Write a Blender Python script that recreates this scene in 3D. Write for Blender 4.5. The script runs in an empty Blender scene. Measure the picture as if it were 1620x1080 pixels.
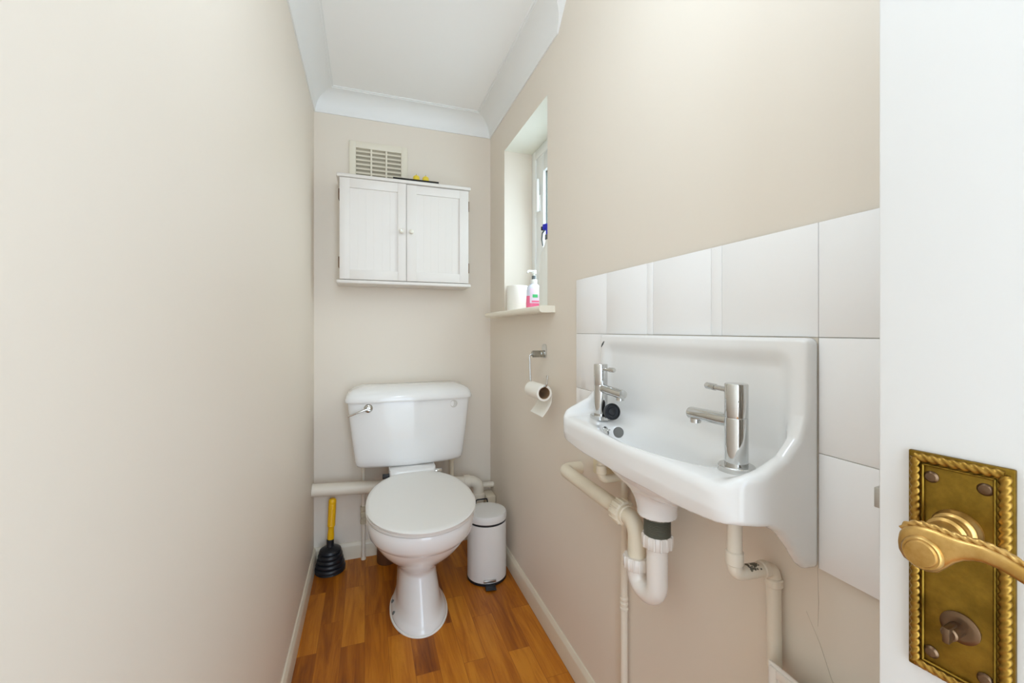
import bpy, bmesh, math, random
import numpy as np
from mathutils import Vector, Matrix, Quaternion
from math import pi, sin, cos, radians

random.seed(4)
SC = bpy.context.scene
COL = SC.collection

# ------------------------------------------------------------------ room dimensions (metres)
XL, XR, YB, YF = -0.234, 0.617, 2.130, -0.50
EYE = 1.084
ZC = 2.1885                 # ceiling
COVE = 0.090

# ------------------------------------------------------------------ helpers: materials
def lin(c):
    return tuple((v / 255 / 12.92) if v / 255 <= 0.04045 else ((v / 255 + 0.055) / 1.055) ** 2.4 for v in c)

def mat(name, rgb, rough=0.5, metal=0.0, coat=0.0, spec=0.5, bump=0.0, bscale=200.0, var=0.0, vscale=3.0,
        trans=0.0, ior=1.45, aniso=None):
    m = bpy.data.materials.new(name); m.use_nodes = True
    nt = m.node_tree; b = nt.nodes['Principled BSDF']
    c = (*lin(rgb), 1)
    b.inputs['Base Color'].default_value = c
    b.inputs['Roughness'].default_value = rough
    b.inputs['Metallic'].default_value = metal
    b.inputs['Coat Weight'].default_value = coat
    b.inputs['Coat Roughness'].default_value = 0.05
    b.inputs['Specular IOR Level'].default_value = spec
    b.inputs['Transmission Weight'].default_value = trans
    b.inputs['IOR'].default_value = ior
    tc = nt.nodes.new('ShaderNodeTexCoord')
    if var > 0:
        n = nt.nodes.new('ShaderNodeTexNoise'); n.inputs['Scale'].default_value = vscale
        n.inputs['Detail'].default_value = 4
        nt.links.new(tc.outputs['Object'], n.inputs['Vector'])
        mx = nt.nodes.new('ShaderNodeMix'); mx.data_type = 'RGBA'
        mx.inputs[6].default_value = tuple(v * (1 - var) for v in c[:3]) + (1,)
        mx.inputs[7].default_value = tuple(min(1, v * (1 + var)) for v in c[:3]) + (1,)
        nt.links.new(n.outputs['Fac'], mx.inputs[0])
        nt.links.new(mx.outputs[2], b.inputs['Base Color'])
    if bump > 0:
        n2 = nt.nodes.new('ShaderNodeTexNoise'); n2.inputs['Scale'].default_value = bscale
        n2.inputs['Detail'].default_value = 3
        nt.links.new(tc.outputs['Object'], n2.inputs['Vector'])
        bp = nt.nodes.new('ShaderNodeBump'); bp.inputs['Strength'].default_value = bump
        bp.inputs['Distance'].default_value = 0.002
        nt.links.new(n2.outputs['Fac'], bp.inputs['Height'])
        nt.links.new(bp.outputs['Normal'], b.inputs['Normal'])
    return m

M = {}
M['wall'] = mat('wall_paint', (226, 217, 204), 0.48, bump=0.05, bscale=60, var=0.012, vscale=2.0, spec=0.5)
M['reveal'] = mat('reveal_paint', (232, 233, 222), 0.5)
M['ceiling'] = mat('ceiling_paint', (242, 242, 241), 0.7)
M['cove'] = mat('coving_paint', (234, 235, 234), 0.55)
M['skirt'] = mat('skirting_gloss', (222, 212, 192), 0.3)
M['ceramic'] = mat('white_ceramic', (236, 236, 235), 0.10, coat=0.3)
M['tile'] = mat('white_tile', (243, 243, 243), 0.12, coat=0.2)
M['grout'] = mat('grout', (186, 184, 178), 0.8)
M['lid'] = mat('white_seat_plastic', (231, 230, 226), 0.28)
M['chrome'] = mat('chrome', (208, 208, 206), 0.06, metal=1.0)
M['steel'] = mat('brushed_steel', (190, 188, 182), 0.3, metal=1.0)
M['pipe'] = mat('painted_pipe', (229, 221, 206), 0.38, var=0.03, vscale=9)
M['pipe_old'] = mat('yellowed_plastic', (227, 217, 196), 0.35, var=0.05, vscale=14)
M['pvc'] = mat('white_pvc', (233, 228, 222), 0.25)
M['cabinet'] = mat('cabinet_paint', (225, 220, 214), 0.35)
M['knob'] = mat('knob_cream', (226, 222, 208), 0.3)
M['vent'] = mat('vent_cream', (228, 221, 204), 0.45)
M['dark'] = mat('dark_void', (38, 36, 33), 0.8)
M['rubber'] = mat('black_rubber', (28, 30, 35), 0.38)
M['thread'] = mat('grey_threaded_plastic', (104, 102, 90), 0.45)
M['yellow'] = mat('yellow_plastic', (238, 184, 14), 0.35)
M['binwhite'] = mat('bin_enamel', (226, 225, 222), 0.3)
M['paper'] = mat('tissue_paper', (240, 238, 230), 0.9, bump=0.15, bscale=180)
M['card'] = mat('cardboard_core', (166, 136, 104), 0.9)
M['brown'] = mat('brown_plastic', (96, 62, 38), 0.5)
M['door'] = mat('door_gloss', (220, 219, 217), 0.25)
M['upvc'] = mat('window_upvc', (238, 240, 238), 0.25)
M['gasket'] = mat('window_gasket', (92, 100, 96), 0.6)
M['blue'] = mat('blue_plastic', (30, 40, 196), 0.35)
M['greyp'] = mat('grey_plastic', (98, 104, 106), 0.4)
M['bottle'] = mat('white_bottle', (236, 237, 232), 0.3)
M['pink'] = mat('pink_soap', (246, 118, 158), 0.15)
M['clearp'] = mat('clear_bottle', (222, 226, 242), 0.12)
M['green'] = mat('green_print', (84, 200, 128), 0.4)
M['labelw'] = mat('label_white', (238, 218, 236), 0.4)
M['wax'] = mat('yellow_wax', (240, 212, 70), 0.45)
M['mark'] = mat('dark_chip', (60, 62, 60), 0.7)
M['lampw'] = mat('added_lamp_white', (240, 240, 236), 0.4)
M['boxcream'] = mat('box_cream', (228, 216, 186), 0.5)

def brass_mat(name, a, b, rough):
    m = bpy.data.materials.new(name); m.use_nodes = True
    nt = m.node_tree; p = nt.nodes['Principled BSDF']
    tc = nt.nodes.new('ShaderNodeTexCoord')
    n = nt.nodes.new('ShaderNodeTexNoise'); n.inputs['Scale'].default_value = 42; n.inputs['Detail'].default_value = 6
    n.inputs['Roughness'].default_value = 0.65
    nt.links.new(tc.outputs['Object'], n.inputs['Vector'])
    r = nt.nodes.new('ShaderNodeValToRGB')
    r.color_ramp.elements[0].position = 0.36; r.color_ramp.elements[0].color = (*lin(a), 1)
    r.color_ramp.elements[1].position = 0.66; r.color_ramp.elements[1].color = (*lin(b), 1)
    nt.links.new(n.outputs['Fac'], r.inputs['Fac'])
    nt.links.new(r.outputs['Color'], p.inputs['Base Color'])
    p.inputs['Metallic'].default_value = 0.9
    p.inputs['Roughness'].default_value = rough
    return m
M['brass_dull'] = brass_mat('tarnished_brass', (114, 88, 26), (152, 120, 44), 0.42)
M['brass'] = brass_mat('worn_brass', (140, 106, 40), (176, 138, 66), 0.38)
M['brass_lever'] = brass_mat('polished_brass', (178, 138, 72), (210, 172, 108), 0.34)
M['bronze'] = mat('dark_bronze', (112, 88, 66), 0.35, metal=0.9)

def floor_mat():
    m = bpy.data.materials.new('wood_effect_vinyl'); m.use_nodes = True
    nt = m.node_tree; p = nt.nodes['Principled BSDF']; N = nt.nodes.new; Lk = nt.links.new
    tc = N('ShaderNodeTexCoord')
    sep = N('ShaderNodeSeparateXYZ'); Lk(tc.outputs['Object'], sep.inputs[0])
    com = N('ShaderNodeCombineXYZ')
    a1 = N('ShaderNodeMath'); a1.operation = 'ADD'; a1.inputs[1].default_value = 10.05
    a2 = N('ShaderNodeMath'); a2.operation = 'ADD'; a2.inputs[1].default_value = 10.03
    Lk(sep.outputs['Y'], a1.inputs[0]); Lk(sep.outputs['X'], a2.inputs[0])
    Lk(a1.outputs[0], com.inputs['X']); Lk(a2.outputs[0], com.inputs['Y'])
    br = N('ShaderNodeTexBrick'); Lk(com.outputs[0], br.inputs['Vector'])
    br.offset = 0.41; br.offset_frequency = 2; br.squash = 1.0
    br.inputs['Scale'].default_value = 1.0
    br.inputs['Brick Width'].default_value = 0.345
    br.inputs['Row Height'].default_value = 0.0765
    br.inputs['Mortar Size'].default_value = 0.0006
    br.inputs['Mortar Smooth'].default_value = 0.2
    br.inputs['Bias'].default_value = 0.0
    br.inputs['Color1'].default_value = (0, 0, 0, 1); br.inputs['Color2'].default_value = (1, 1, 1, 1)
    br.inputs['Mortar'].default_value = (0.2, 0.2, 0.2, 1)
    # per-plank offset for grain
    mul = N('ShaderNodeMath'); mul.operation = 'MULTIPLY'; mul.inputs[1].default_value = 37.0
    Lk(br.outputs['Color'], mul.inputs[0])
    gx = N('ShaderNodeCombineXYZ')
    sx = N('ShaderNodeMath'); sx.operation = 'MULTIPLY'; sx.inputs[1].default_value = 30.0; Lk(sep.outputs['X'], sx.inputs[0])
    sy = N('ShaderNodeMath'); sy.operation = 'MULTIPLY'; sy.inputs[1].default_value = 2.6; Lk(sep.outputs['Y'], sy.inputs[0])
    Lk(sx.outputs[0], gx.inputs['X']); Lk(sy.outputs[0], gx.inputs['Y']); Lk(mul.outputs[0], gx.inputs['Z'])
    g = N('ShaderNodeTexNoise'); g.inputs['Scale'].default_value = 1.0; g.inputs['Detail'].default_value = 7
    g.inputs['Roughness'].default_value = 0.62; g.inputs['Distortion'].default_value = 0.9
    Lk(gx.outputs[0], g.inputs['Vector'])
    f2 = N('ShaderNodeCombineXYZ')
    s2 = N('ShaderNodeMath'); s2.operation = 'MULTIPLY'; s2.inputs[1].default_value = 330.0; Lk(sep.outputs['X'], s2.inputs[0])
    s3 = N('ShaderNodeMath'); s3.operation = 'MULTIPLY'; s3.inputs[1].default_value = 14.0; Lk(sep.outputs['Y'], s3.inputs[0])
    Lk(s2.outputs[0], f2.inputs['X']); Lk(s3.outputs[0], f2.inputs['Y']); Lk(mul.outputs[0], f2.inputs['Z'])
    fine = N('ShaderNodeTexNoise'); fine.inputs['Scale'].default_value = 1.0; fine.inputs['Detail'].default_value = 3
    Lk(f2.outputs[0], fine.inputs['Vector'])
    # factor = 0.5*plank + 0.45*grain + 0.12*fine
    w1 = N('ShaderNodeMath'); w1.operation = 'MULTIPLY'; w1.inputs[1].default_value = 0.50; Lk(br.outputs['Color'], w1.inputs[0])
    w2 = N('ShaderNodeMath'); w2.operation = 'MULTIPLY_ADD'; w2.inputs[1].default_value = 1.3; Lk(g.outputs['Fac'], w2.inputs[0]); Lk(w1.outputs[0], w2.inputs[2])
    w3 = N('ShaderNodeMath'); w3.operation = 'MULTIPLY_ADD'; w3.inputs[1].default_value = 0.22; Lk(fine.outputs['Fac'], w3.inputs[0]); Lk(w2.outputs[0], w3.inputs[2])
    w4 = N('ShaderNodeMath'); w4.operation = 'SUBTRACT'; w4.inputs[1].default_value = 0.50; Lk(w3.outputs[0], w4.inputs[0])
    r = N('ShaderNodeValToRGB'); Lk(w4.outputs[0], r.inputs['Fac'])
    e = r.color_ramp.elements
    e[0].position = 0.08; e[0].color = (*lin((116, 58, 14)), 1)
    e[1].position = 0.86; e[1].color = (*lin((206, 134, 38)), 1)
    k = e.new(0.38); k.color = (*lin((160, 90, 18)), 1)
    k = e.new(0.62); k.color = (*lin((186, 112, 26)), 1)
    seam = N('ShaderNodeMix'); seam.data_type = 'RGBA'; seam.inputs[7].default_value = (*lin((140, 78, 22)), 1)
    Lk(br.outputs['Fac'], seam.inputs[0]); Lk(r.outputs['Color'], seam.inputs[6])
    Lk(seam.outputs[2], p.inputs['Base Color'])
    p.inputs['Roughness'].default_value = 0.38
    p.inputs['Specular IOR Level'].default_value = 0.35
    return m
M['floor'] = floor_mat()

def glass_mat():
    m = bpy.data.materials.new('window_glass'); m.use_nodes = True
    nt = m.node_tree; nt.nodes.clear()
    o = nt.nodes.new('ShaderNodeOutputMaterial'); mx = nt.nodes.new('ShaderNodeMixShader'); mx.inputs[0].default_value = 0.08
    t = nt.nodes.new('ShaderNodeBsdfTransparent'); t.inputs['Color'].default_value = (0.97, 0.99, 0.97, 1)
    g = nt.nodes.new('ShaderNodeBsdfGlossy'); g.inputs['Roughness'].default_value = 0.05
    nt.links.new(t.outputs[0], mx.inputs[1]); nt.links.new(g.outputs[0], mx.inputs[2]); nt.links.new(mx.outputs[0], o.inputs[0])
    return m
M['glass'] = glass_mat()

# ------------------------------------------------------------------ helpers: objects
ORG = {}
def tag(o, label=None, cat=None, group=None, kind=None):
    if label: o['label'] = label
    if cat: o['category'] = cat
    if group: o['group'] = group
    if kind: o['kind'] = kind
    return o

def thing(name, label, cat, loc, group=None):
    o = bpy.data.objects.new(name, None); COL.objects.link(o)
    o.empty_display_size = 0.05
    o.location = loc; ORG[o.name] = Vector(loc)
    return tag(o, label, cat, group)

def obj(name, bm, m, parent=None, origin=None, smooth=True, autosmooth=35, label=None):
    """link a bmesh (vertices in room coordinates) as ONE mesh object"""
    if parent is not None: org = ORG[parent.name]
    else: org = Vector(origin) if origin is not None else Vector((0, 0, 0))
    if isinstance(bm, bpy.types.Mesh):
        me = bm
        me.transform(Matrix.Translation(-org))
    else:
        bmesh.ops.translate(bm, verts=bm.verts, vec=-org)
        bm.normal_update()
        me = bpy.data.meshes.new(name)
        bm.to_mesh(me); bm.free()
    ms = m if isinstance(m, (list, tuple)) else [m]
    for k in ms: me.materials.append(k)
    if smooth:
        me.polygons.foreach_set('use_smooth', [True] * len(me.polygons))
        if autosmooth:
            me.set_sharp_from_angle(angle=radians(autosmooth))
    o = bpy.data.objects.new(name, me); COL.objects.link(o)
    ORG[o.name] = org
    if parent is not None: o.parent = parent
    else: o.location = org
    if label: o['label'] = label
    return o

def BM(): return bmesh.new()

def box(bm, x0, x1, y0, y1, z0, z1, bev=0.0, seg=2, mi=0):
    vs = [bm.verts.new((x, y, z)) for x in (x0, x1) for y in (y0, y1) for z in (z0, z1)]
    f = [(0, 1, 3, 2), (4, 6, 7, 5), (0, 4, 5, 1), (2, 3, 7, 6), (0, 2, 6, 4), (1, 5, 7, 3)]
    fs = [bm.faces.new([vs[i] for i in q]) for q in f]
    for k in fs: k.material_index = mi
    if bev > 0:
        ed = list({e for k in fs for e in k.edges})
        bmesh.ops.bevel(bm, geom=ed, offset=bev, segments=seg, affect='EDGES', profile=0.5)
    return vs

def boxf(bm, fn, a0, a1, b0, b1, c0, c1, bev=0.0, seg=2):
    """box in a skewed frame: fn(a,b,c)->point"""
    t = BM(); box(t, a0, a1, b0, b1, c0, c1, bev, seg)
    for v in t.verts: v.co = fn(*v.co)
    bmesh.ops.recalc_face_normals(t, faces=t.faces)
    me = bpy.data.meshes.new('tmp'); t.to_mesh(me); t.free(); bm.from_mesh(me); bpy.data.meshes.remove(me)

def loft(bm, rings, cap0=True, cap1=True, closed=True, mi=0):
    R = [[bm.verts.new(p) for p in r] for r in rings]
    n = len(R[0])
    for i in range(len(R) - 1):
        for j in range(n if closed else n - 1):
            k = (j + 1) % n
            f = bm.faces.new((R[i][j], R[i][k], R[i + 1][k], R[i + 1][j])); f.material_index = mi
    if cap0: bm.faces.new(list(reversed(R[0]))).material_index = mi
    if cap1: bm.faces.new(R[-1]).material_index = mi
    return R

def frame(axis):
    a = Vector(axis).normalized()
    up = Vector((0, 0, 1)) if abs(a.z) < 0.9 else Vector((1, 0, 0))
    u = up.cross(a).normalized(); v = a.cross(u).normalized()
    return a, u, v

def lathe(bm, prof, c, axis=(0, 0, 1), n=40, cap0=True, cap1=True, mod=None):
    """prof: (radius, height along axis)"""
    a, u, v = frame(axis); c = Vector(c)
    rings = []
    for r, h in prof:
        ring = []
        for i in range(n):
            t = 2 * pi * i / n
            rr = max(r, 1e-5) * (mod(t, h) if mod else 1)
            ring.append(c + a * h + u * (rr * cos(t)) + v * (rr * sin(t)))
        rings.append(ring)
    loft(bm, rings, cap0, cap1)

def round_path(pts, rad, n=8):
    pts = [Vector(p) for p in pts]; out = [pts[0]]
    for i in range(1, len(pts) - 1):
        a, b, c = pts[i - 1], pts[i], pts[i + 1]
        r = rad[i - 1] if isinstance(rad, (list, tuple)) else rad
        d1 = (a - b).normalized(); d2 = (c - b).normalized()
        ang = d1.angle(d2)
        if ang > pi - 0.02 or r <= 0: out.append(b); continue
        t = min(r / math.tan(ang / 2), (a - b).length * 0.499, (c - b).length * 0.499)
        rr = t * math.tan(ang / 2)
        cen = b + (d1 + d2).normalized() * (rr / sin(ang / 2))
        s = b + d1 * t - cen; e = b + d2 * t - cen
        tot = s.angle(e); ax = s.cross(e).normalized()
        for k in range(n + 1):
            out.append(cen + Quaternion(ax, tot * k / n) @ s)
    out.append(pts[-1]); return out

def sweep(bm, path, r, n=20, cap=True, prof=None):
    """r: number or list per point, or prof(i, phi)-> radius"""
    P = [Vector(p) for p in path]; rings = []
    T = [(P[min(i + 1, len(P) - 1)] - P[max(i - 1, 0)]).normalized() for i in range(len(P))]
    a, u, v = frame(T[0])
    for i in range(len(P)):
        if i:
            q = T[i - 1].rotation_difference(T[i]); u = q @ u; u = (u - T[i] * u.dot(T[i])).normalized()
        v = T[i].cross(u)
        ring = []
        for j in range(n):
            ph = 2 * pi * j / n
            rr = prof(i, ph) if prof else (r[i] if isinstance(r, (list, tuple)) else r)
            ring.append(P[i] + u * (rr * cos(ph)) + v * (rr * sin(ph)))
        rings.append(ring)
    loft(bm, rings, cap, cap)

def surface_nets(name, fn, lo, hi, h, relax=2):
    """mesh of the zero level of a signed distance field"""
    lo = np.array(lo); hi = np.array(hi)
    n = np.ceil((hi - lo) / h).astype(int) + 1
    ax = [lo[k] + h * np.arange(n[k]) for k in range(3)]
    X, Y, Z = np.meshgrid(*ax, indexing='ij')
    V = fn(X, Y, Z).astype(np.float64)
    V[V == 0] = 1e-9
    nx, ny, nz = (n - 1)
    acc = np.zeros((nx, ny, nz, 3)); cnt = np.zeros((nx, ny, nz))
    cs = [(i, j, k) for i in (0, 1) for j in (0, 1) for k in (0, 1)]
    sl = lambda c: V[c[0]:c[0] + nx, c[1]:c[1] + ny, c[2]:c[2] + nz]
    for a in cs:
        for d in range(3):
            if a[d] == 1: continue
            b = list(a); b[d] = 1
            va, vb = sl(a), sl(b); cr = (va < 0) != (vb < 0)
            t = np.where(cr, va / np.where(cr, va - vb, 1), 0)
            for q in range(3):
                acc[..., q] += np.where(cr, a[q] + (t if q == d else 0), 0)
            cnt += cr
    act = cnt > 0
    idx = -np.ones((nx, ny, nz), int); idx[act] = np.arange(act.sum())
    cell = np.argwhere(act)
    pts = (cell + acc[act] / cnt[act][:, None]) * h + lo
    quads = []
    for d in range(3):
        e1, e2 = [(1, 2), (2, 0), (0, 1)][d]
        A = V[:-1] if d == 0 else V[:, :-1] if d == 1 else V[:, :, :-1]
        B = V[1:] if d == 0 else V[:, 1:] if d == 1 else V[:, :, 1:]
        cr = np.argwhere((A < 0) != (B < 0))
        ok = np.ones(len(cr), bool)
        for e in (e1, e2): ok &= (cr[:, e] > 0) & (cr[:, e] < n[e] - 1)
        cr = cr[ok]
        sg = A[cr[:, 0], cr[:, 1], cr[:, 2]] < 0
        def at(o1, o2):
            c = cr.copy(); c[:, e1] += o1; c[:, e2] += o2
            return idx[c[:, 0], c[:, 1], c[:, 2]]
        q = np.stack([at(-1, -1), at(0, -1), at(0, 0), at(-1, 0)], 1)
        q[~sg] = q[~sg][:, ::-1]
        quads.append(q)
    quads = np.concatenate(quads)
    # relaxation + projection back to the level set
    for _ in range(relax):
        s = np.zeros_like(pts); c = np.zeros(len(pts))
        for a, b in ((0, 1), (1, 2), (2, 3), (3, 0)):
            np.add.at(s, quads[:, a], pts[quads[:, b]]); np.add.at(c, quads[:, a], 1)
            np.add.at(s, quads[:, b], pts[quads[:, a]]); np.add.at(c, quads[:, b], 1)
        pts = 0.5 * pts + 0.5 * s / c[:, None]
        f0 = fn(*pts.T); eps = h * 0.4
        g = np.stack([(fn(*(pts + eps * np.eye(3)[k]).T) - fn(*(pts - eps * np.eye(3)[k]).T)) / (2 * eps) for k in range(3)], 1)
        g2 = np.maximum((g ** 2).sum(1), 0.25)
        stp = np.clip(f0 / g2, -h, h)[:, None] * g
        pts = pts - 0.8 * stp
    me = bpy.data.meshes.new(name)
    me.from_pydata(pts.tolist(), [], quads.tolist()); me.update()
    return me

def smin(a, b, k): 
    hh = np.clip(0.5 + 0.5 * (b - a) / k, 0, 1); return b + (a - b) * hh - k * hh * (1 - hh)
def smax(a, b, k): return -smin(-a, -b, k)
def rbox(dx, dy, dz, r):
    """rounded box from per-axis signed excess (already |p|-half)"""
    qx, qy, qz = dx + r, dy + r, dz + r
    return np.sqrt(np.maximum(qx, 0) ** 2 + np.maximum(qy, 0) ** 2 + np.maximum(qz, 0) ** 2) + np.minimum(np.maximum(np.maximum(qx, qy), qz), 0) - r

# ================================================================== SETTING
T = 0.12
XO = 0.86
bm = BM(); box(bm, XL - T, XO, YF - 0.1, YB + T, -0.08, 0.0)
obj('floor', bm, M['floor'], smooth=False)['kind'] = 'structure'
bm = BM(); box(bm, -1.1, 1.5, YF - 1.9, YF - 0.1, -0.08, -0.004)
obj('floor_hall', bm, mat('hall_bounce_pale', (214, 208, 198), 0.95, bump=.3, bscale=300), smooth=False)['kind'] = 'structure'  # unseen hall floor, made pale to bounce neutral light up to the ceiling
bm = BM(); box(bm, XL - T, XR + 0.3, YF - 0.1, YB + T, ZC, ZC + 0.1)
obj('ceiling', bm, M['ceiling'], smooth=False)['kind'] = 'structure'
bm = BM(); box(bm, XL - T, XL, YF - 0.1, YB + T, 0, ZC)
obj('wall_left', bm, M['wall'], smooth=False)['kind'] = 'structure'
bm = BM(); box(bm, XL, XR, YB, YB + T, 0, ZC)
obj('wall_back', bm, M['wall'], smooth=False)['kind'] = 'structure'

# right wall with the window opening
WY0, WY1, WZ0, WZ1, XO = 1.387, 1.889, 1.150, 1.938, 0.86
bm = BM()
box(bm, XR, XO, YF - 0.1, WY0, 0, ZC); box(bm, XR, XO, WY1, YB + T, 0, ZC)
box(bm, XR, XO, WY0, WY1, 0, WZ0); box(bm, XR, XO, WY0, WY1, WZ1, ZC)
bm.normal_update()
for f in bm.faces:
    c = f.calc_center_median()
    if XR + 0.01 < c.x < XO - 0.01 and WY0 - 0.001 <= c.y <= WY1 + 0.001 and WZ0 - 0.01 <= c.z <= WZ1 + 0.001:
        f.material_index = 1
obj('wall_right', bm, [M['wall'], M['reveal']], smooth=False)['kind'] = 'structure'

# front wall: the doorway the picture is taken from
DX0, DX1, DZ = -0.19, 0.50, 2.02
bm = BM()
box(bm, XL, DX0, YF - 0.1, YF, 0, ZC); box(bm, DX1, XR, YF - 0.1, YF, 0, ZC); box(bm, DX0, DX1, YF - 0.1, YF, DZ, ZC)
obj('wall_front', bm, M['wall'], smooth=False)['kind'] = 'structure'

wall_r = bpy.data.objects['wall_right']
for nm_, pts_ in (('hairline_crack', [(.443, .667), (.423, .632), (.408, .595), (.400, .580)]), ('hairline_crack', [(.4265, .742), (.4250, .690), (.4262, .655)])):
    bm = BM(); sweep(bm, [(XR - .0001, y_, z_) for y_, z_ in pts_], [.0003] + [.0006] * (len(pts_) - 2) + [.0003], 6)
    obj(nm_, bm, mat('crack_grey', (204, 194, 180), .8), wall_r)
# coving: concave plaster section
cp = [(0, COVE), (0.005, COVE), (0.0065, COVE - 0.006)]
for k in range(15):
    t = pi / 2 * k / 14
    cp.append((0.0825 - 0.075 * cos(t), 0.0825 - 0.075 * sin(t)))
cp += [(0.0835, 0.0045), (COVE, 0.0045), (COVE, 0), (0, 0)]
def coving(name, place):
    bm = BM()
    A = [place(a, b, 0) for a, b in cp]; B = [place(a, b, 1) for a, b in cp]
    loft(bm, [A, B], True, True, True)
    bmesh.ops.recalc_face_normals(bm, faces=bm.faces)
    o = obj(name, bm, M['cove'], autosmooth=40); o['kind'] = 'structure'
coving('trim_1', lambda a, b, s: (XL + a, (YF if s == 0 else YB - a), ZC - b))
coving('trim_2', lambda a, b, s: ((XL + a if s == 0 else XR - a), YB - a, ZC - b))
coving('trim_3', lambda a, b, s: (XR - a, ((1.297 - 0.88 * (COVE - b)) if s == 0 else YB - a), ZC - b))

# skirting boards (moulded top edge)
SK = 0.075
sp = [(0, 0), (0.0125, 0), (0.0125, SK - 0.016), (0.0105, SK - 0.008), (0.0065, SK - 0.003), (0.005, SK), (0, SK)]
def skirting(name, place):
    bm = BM()
    loft(bm, [[place(a, z, 0) for a, z in sp], [place(a, z, 1) for a, z in sp]])
    bmesh.ops.recalc_face_normals(bm, faces=bm.faces)
    obj(name, bm, M['skirt'], autosmooth=30)['kind'] = 'structure'
skirting('baseboard_left', lambda a, z, s: (XL + a, (YF if s == 0 else YB - a), z))
skirting('baseboard_back', lambda a, z, s: ((XL + a if s == 0 else XR - a), YB - a, z))
skirting('baseboard_right', lambda a, z, s: (XR - a, (YF if s == 0 else YB - a), z))

# ------------------------------------------------------------------ window
win = thing('window_1', 'narrow white plastic framed window set deep in the right wall', 'window', (0.78, 1.64, WZ0)); win['kind'] = 'structure'
bm = BM()
FX0, FX1, FW = 0.757, 0.83, 0.042
box(bm, FX0, FX1, WY0, WY0 + FW, WZ0 + .015, WZ1, .003); box(bm, FX0, FX1, WY1 - FW, WY1, WZ0 + .015, WZ1, .003)
box(bm, FX0 + .0004, FX1, WY0 + FW, WY1 - FW, WZ1 - FW, WZ1, .003); box(bm, FX0 + .0004, FX1, WY0 + FW, WY1 - FW, WZ0 + .015, WZ0 + FW + .015, .003)
obj('window_frame', bm, M['upvc'], win)
bm = BM()
SX0, SX1, SW = 0.7655, 0.835, 0.086
a0, a1, b0, b1 = WY0 + FW - .008, WY1 - FW + .008, WZ0 + FW + .007, WZ1 - FW + .008
box(bm, SX0, SX1 - .03, a0, a0 + SW, b0, b1, .004); box(bm, SX0, SX1 - .03, a1 - SW, a1, b0, b1, .004)
box(bm, SX0 + .0004, SX1 - .03, a0 + SW, a1 - SW, b1 - SW, b1, .004); box(bm, SX0 + .0004, SX1 - .03, a0 + SW, a1 - SW, b0, b0 + SW, .004)
sash = obj('window_sash', bm, M['upvc'], win)
bm = BM()
g0, g1, h0, h1 = a0 + SW, a1 - SW, b0 + SW, b1 - SW
for q in ((g0 - .002, g0 + .005, h0, h1), (g1 - .005, g1 + .002, h0, h1), (g0, g1, h0 - .002, h0 + .005), (g0, g1, h1 - .005, h1 + .002)):
    box(bm, 0.780, 0.790, *q)
obj('gasket', bm, M['gasket'], sash, smooth=False)
bm = BM(); box(bm, 0.782, 0.788, g0, g1, h0, h1)
obj('pane', bm, M['glass'], win, smooth=False)
bm = BM()
box(bm, 0.756, 0.766, 1.790, 1.820, 1.640, 1.715, .004, 3)
box(bm, 0.744, 0.757, 1.792, 1.818, 1.636, 1.790, .005, 3)
obj('window_handle', bm, M['upvc'], win)
# sill board with a rounded nose
bm = BM()
SZ = 1.170
prof = [(0.748, SZ), (0.575, SZ)]
for k in range(9):
    t = pi / 2 + pi * k / 8
    prof.append((0.569 + 0.012 * cos(t), SZ - 0.012 + 0.012 * sin(t)))
prof += [(0.575, SZ - .024), (0.6165, SZ - .024), (0.6165, WZ0 + .0005), (0.748, WZ0 + .0005)]
# the board inside the opening
rin = [(x, z) for x, z in prof]
box(bm, 0.6165, 0.757, WY0, WY1, WZ0, SZ)
nose = [(x, z) for x, z in prof if x < 0.6165] 
nose = [(0.617, SZ)] + nose[0:] + [(0.617, SZ - .024)]
loft(bm, [[(x, 1.322, z) for x, z in nose], [(x, 2.023, z) for x, z in nose]])
bmesh.ops.recalc_face_normals(bm, faces=bm.faces)
obj('window_sill', bm, mat('sill_gloss', (236, 230, 214), .3), win, autosmooth=50)

# ------------------------------------------------------------------ splashback tiles
bm = BM()
TX = 0.609
ys = [1.152, .980, .807, .786, .617, .592, .420, .250]
zs = [1.2388, 1.0737, .9086, .7435]
def tile(y1, y0, z1, z0): box(bm, TX, XR - .001, y0 + .0005, y1 - .0005, z0 + .0005, z1 - .0005, .0010, 2, 0)
for i in range(len(ys) - 1): tile(ys[i], ys[i + 1], zs[0], zs[1])
for r in (1, 2):
    tile(ys[0], ys[1], zs[r], zs[r + 1]); tile(.4200, ys[7], zs[r], zs[r + 1])
n0 = len(bm.faces)
box(bm, TX + .0025, XR - .0005, .2500, 1.1515, zs[1], zs[0] - .0005, mi=1)
box(bm, TX + .0025, XR - .0005, .9790, 1.1515, zs[3] + .0005, zs[1], mi=1)
box(bm, TX + .0025, XR - .0005, .2500, .4215, zs[3] + .0005, zs[1], mi=1)
box(bm, TX + .0015, XR - .0005, .4215, .9790, zs[3] + .0005, zs[1], mi=2)
o = obj('trim_4', bm, [M['tile'], M['grout'], M['wall']], autosmooth=30)
tag(o, 'white glazed tile splashback on the right wall around the hand basin', 'tiles', kind='structure')

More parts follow.
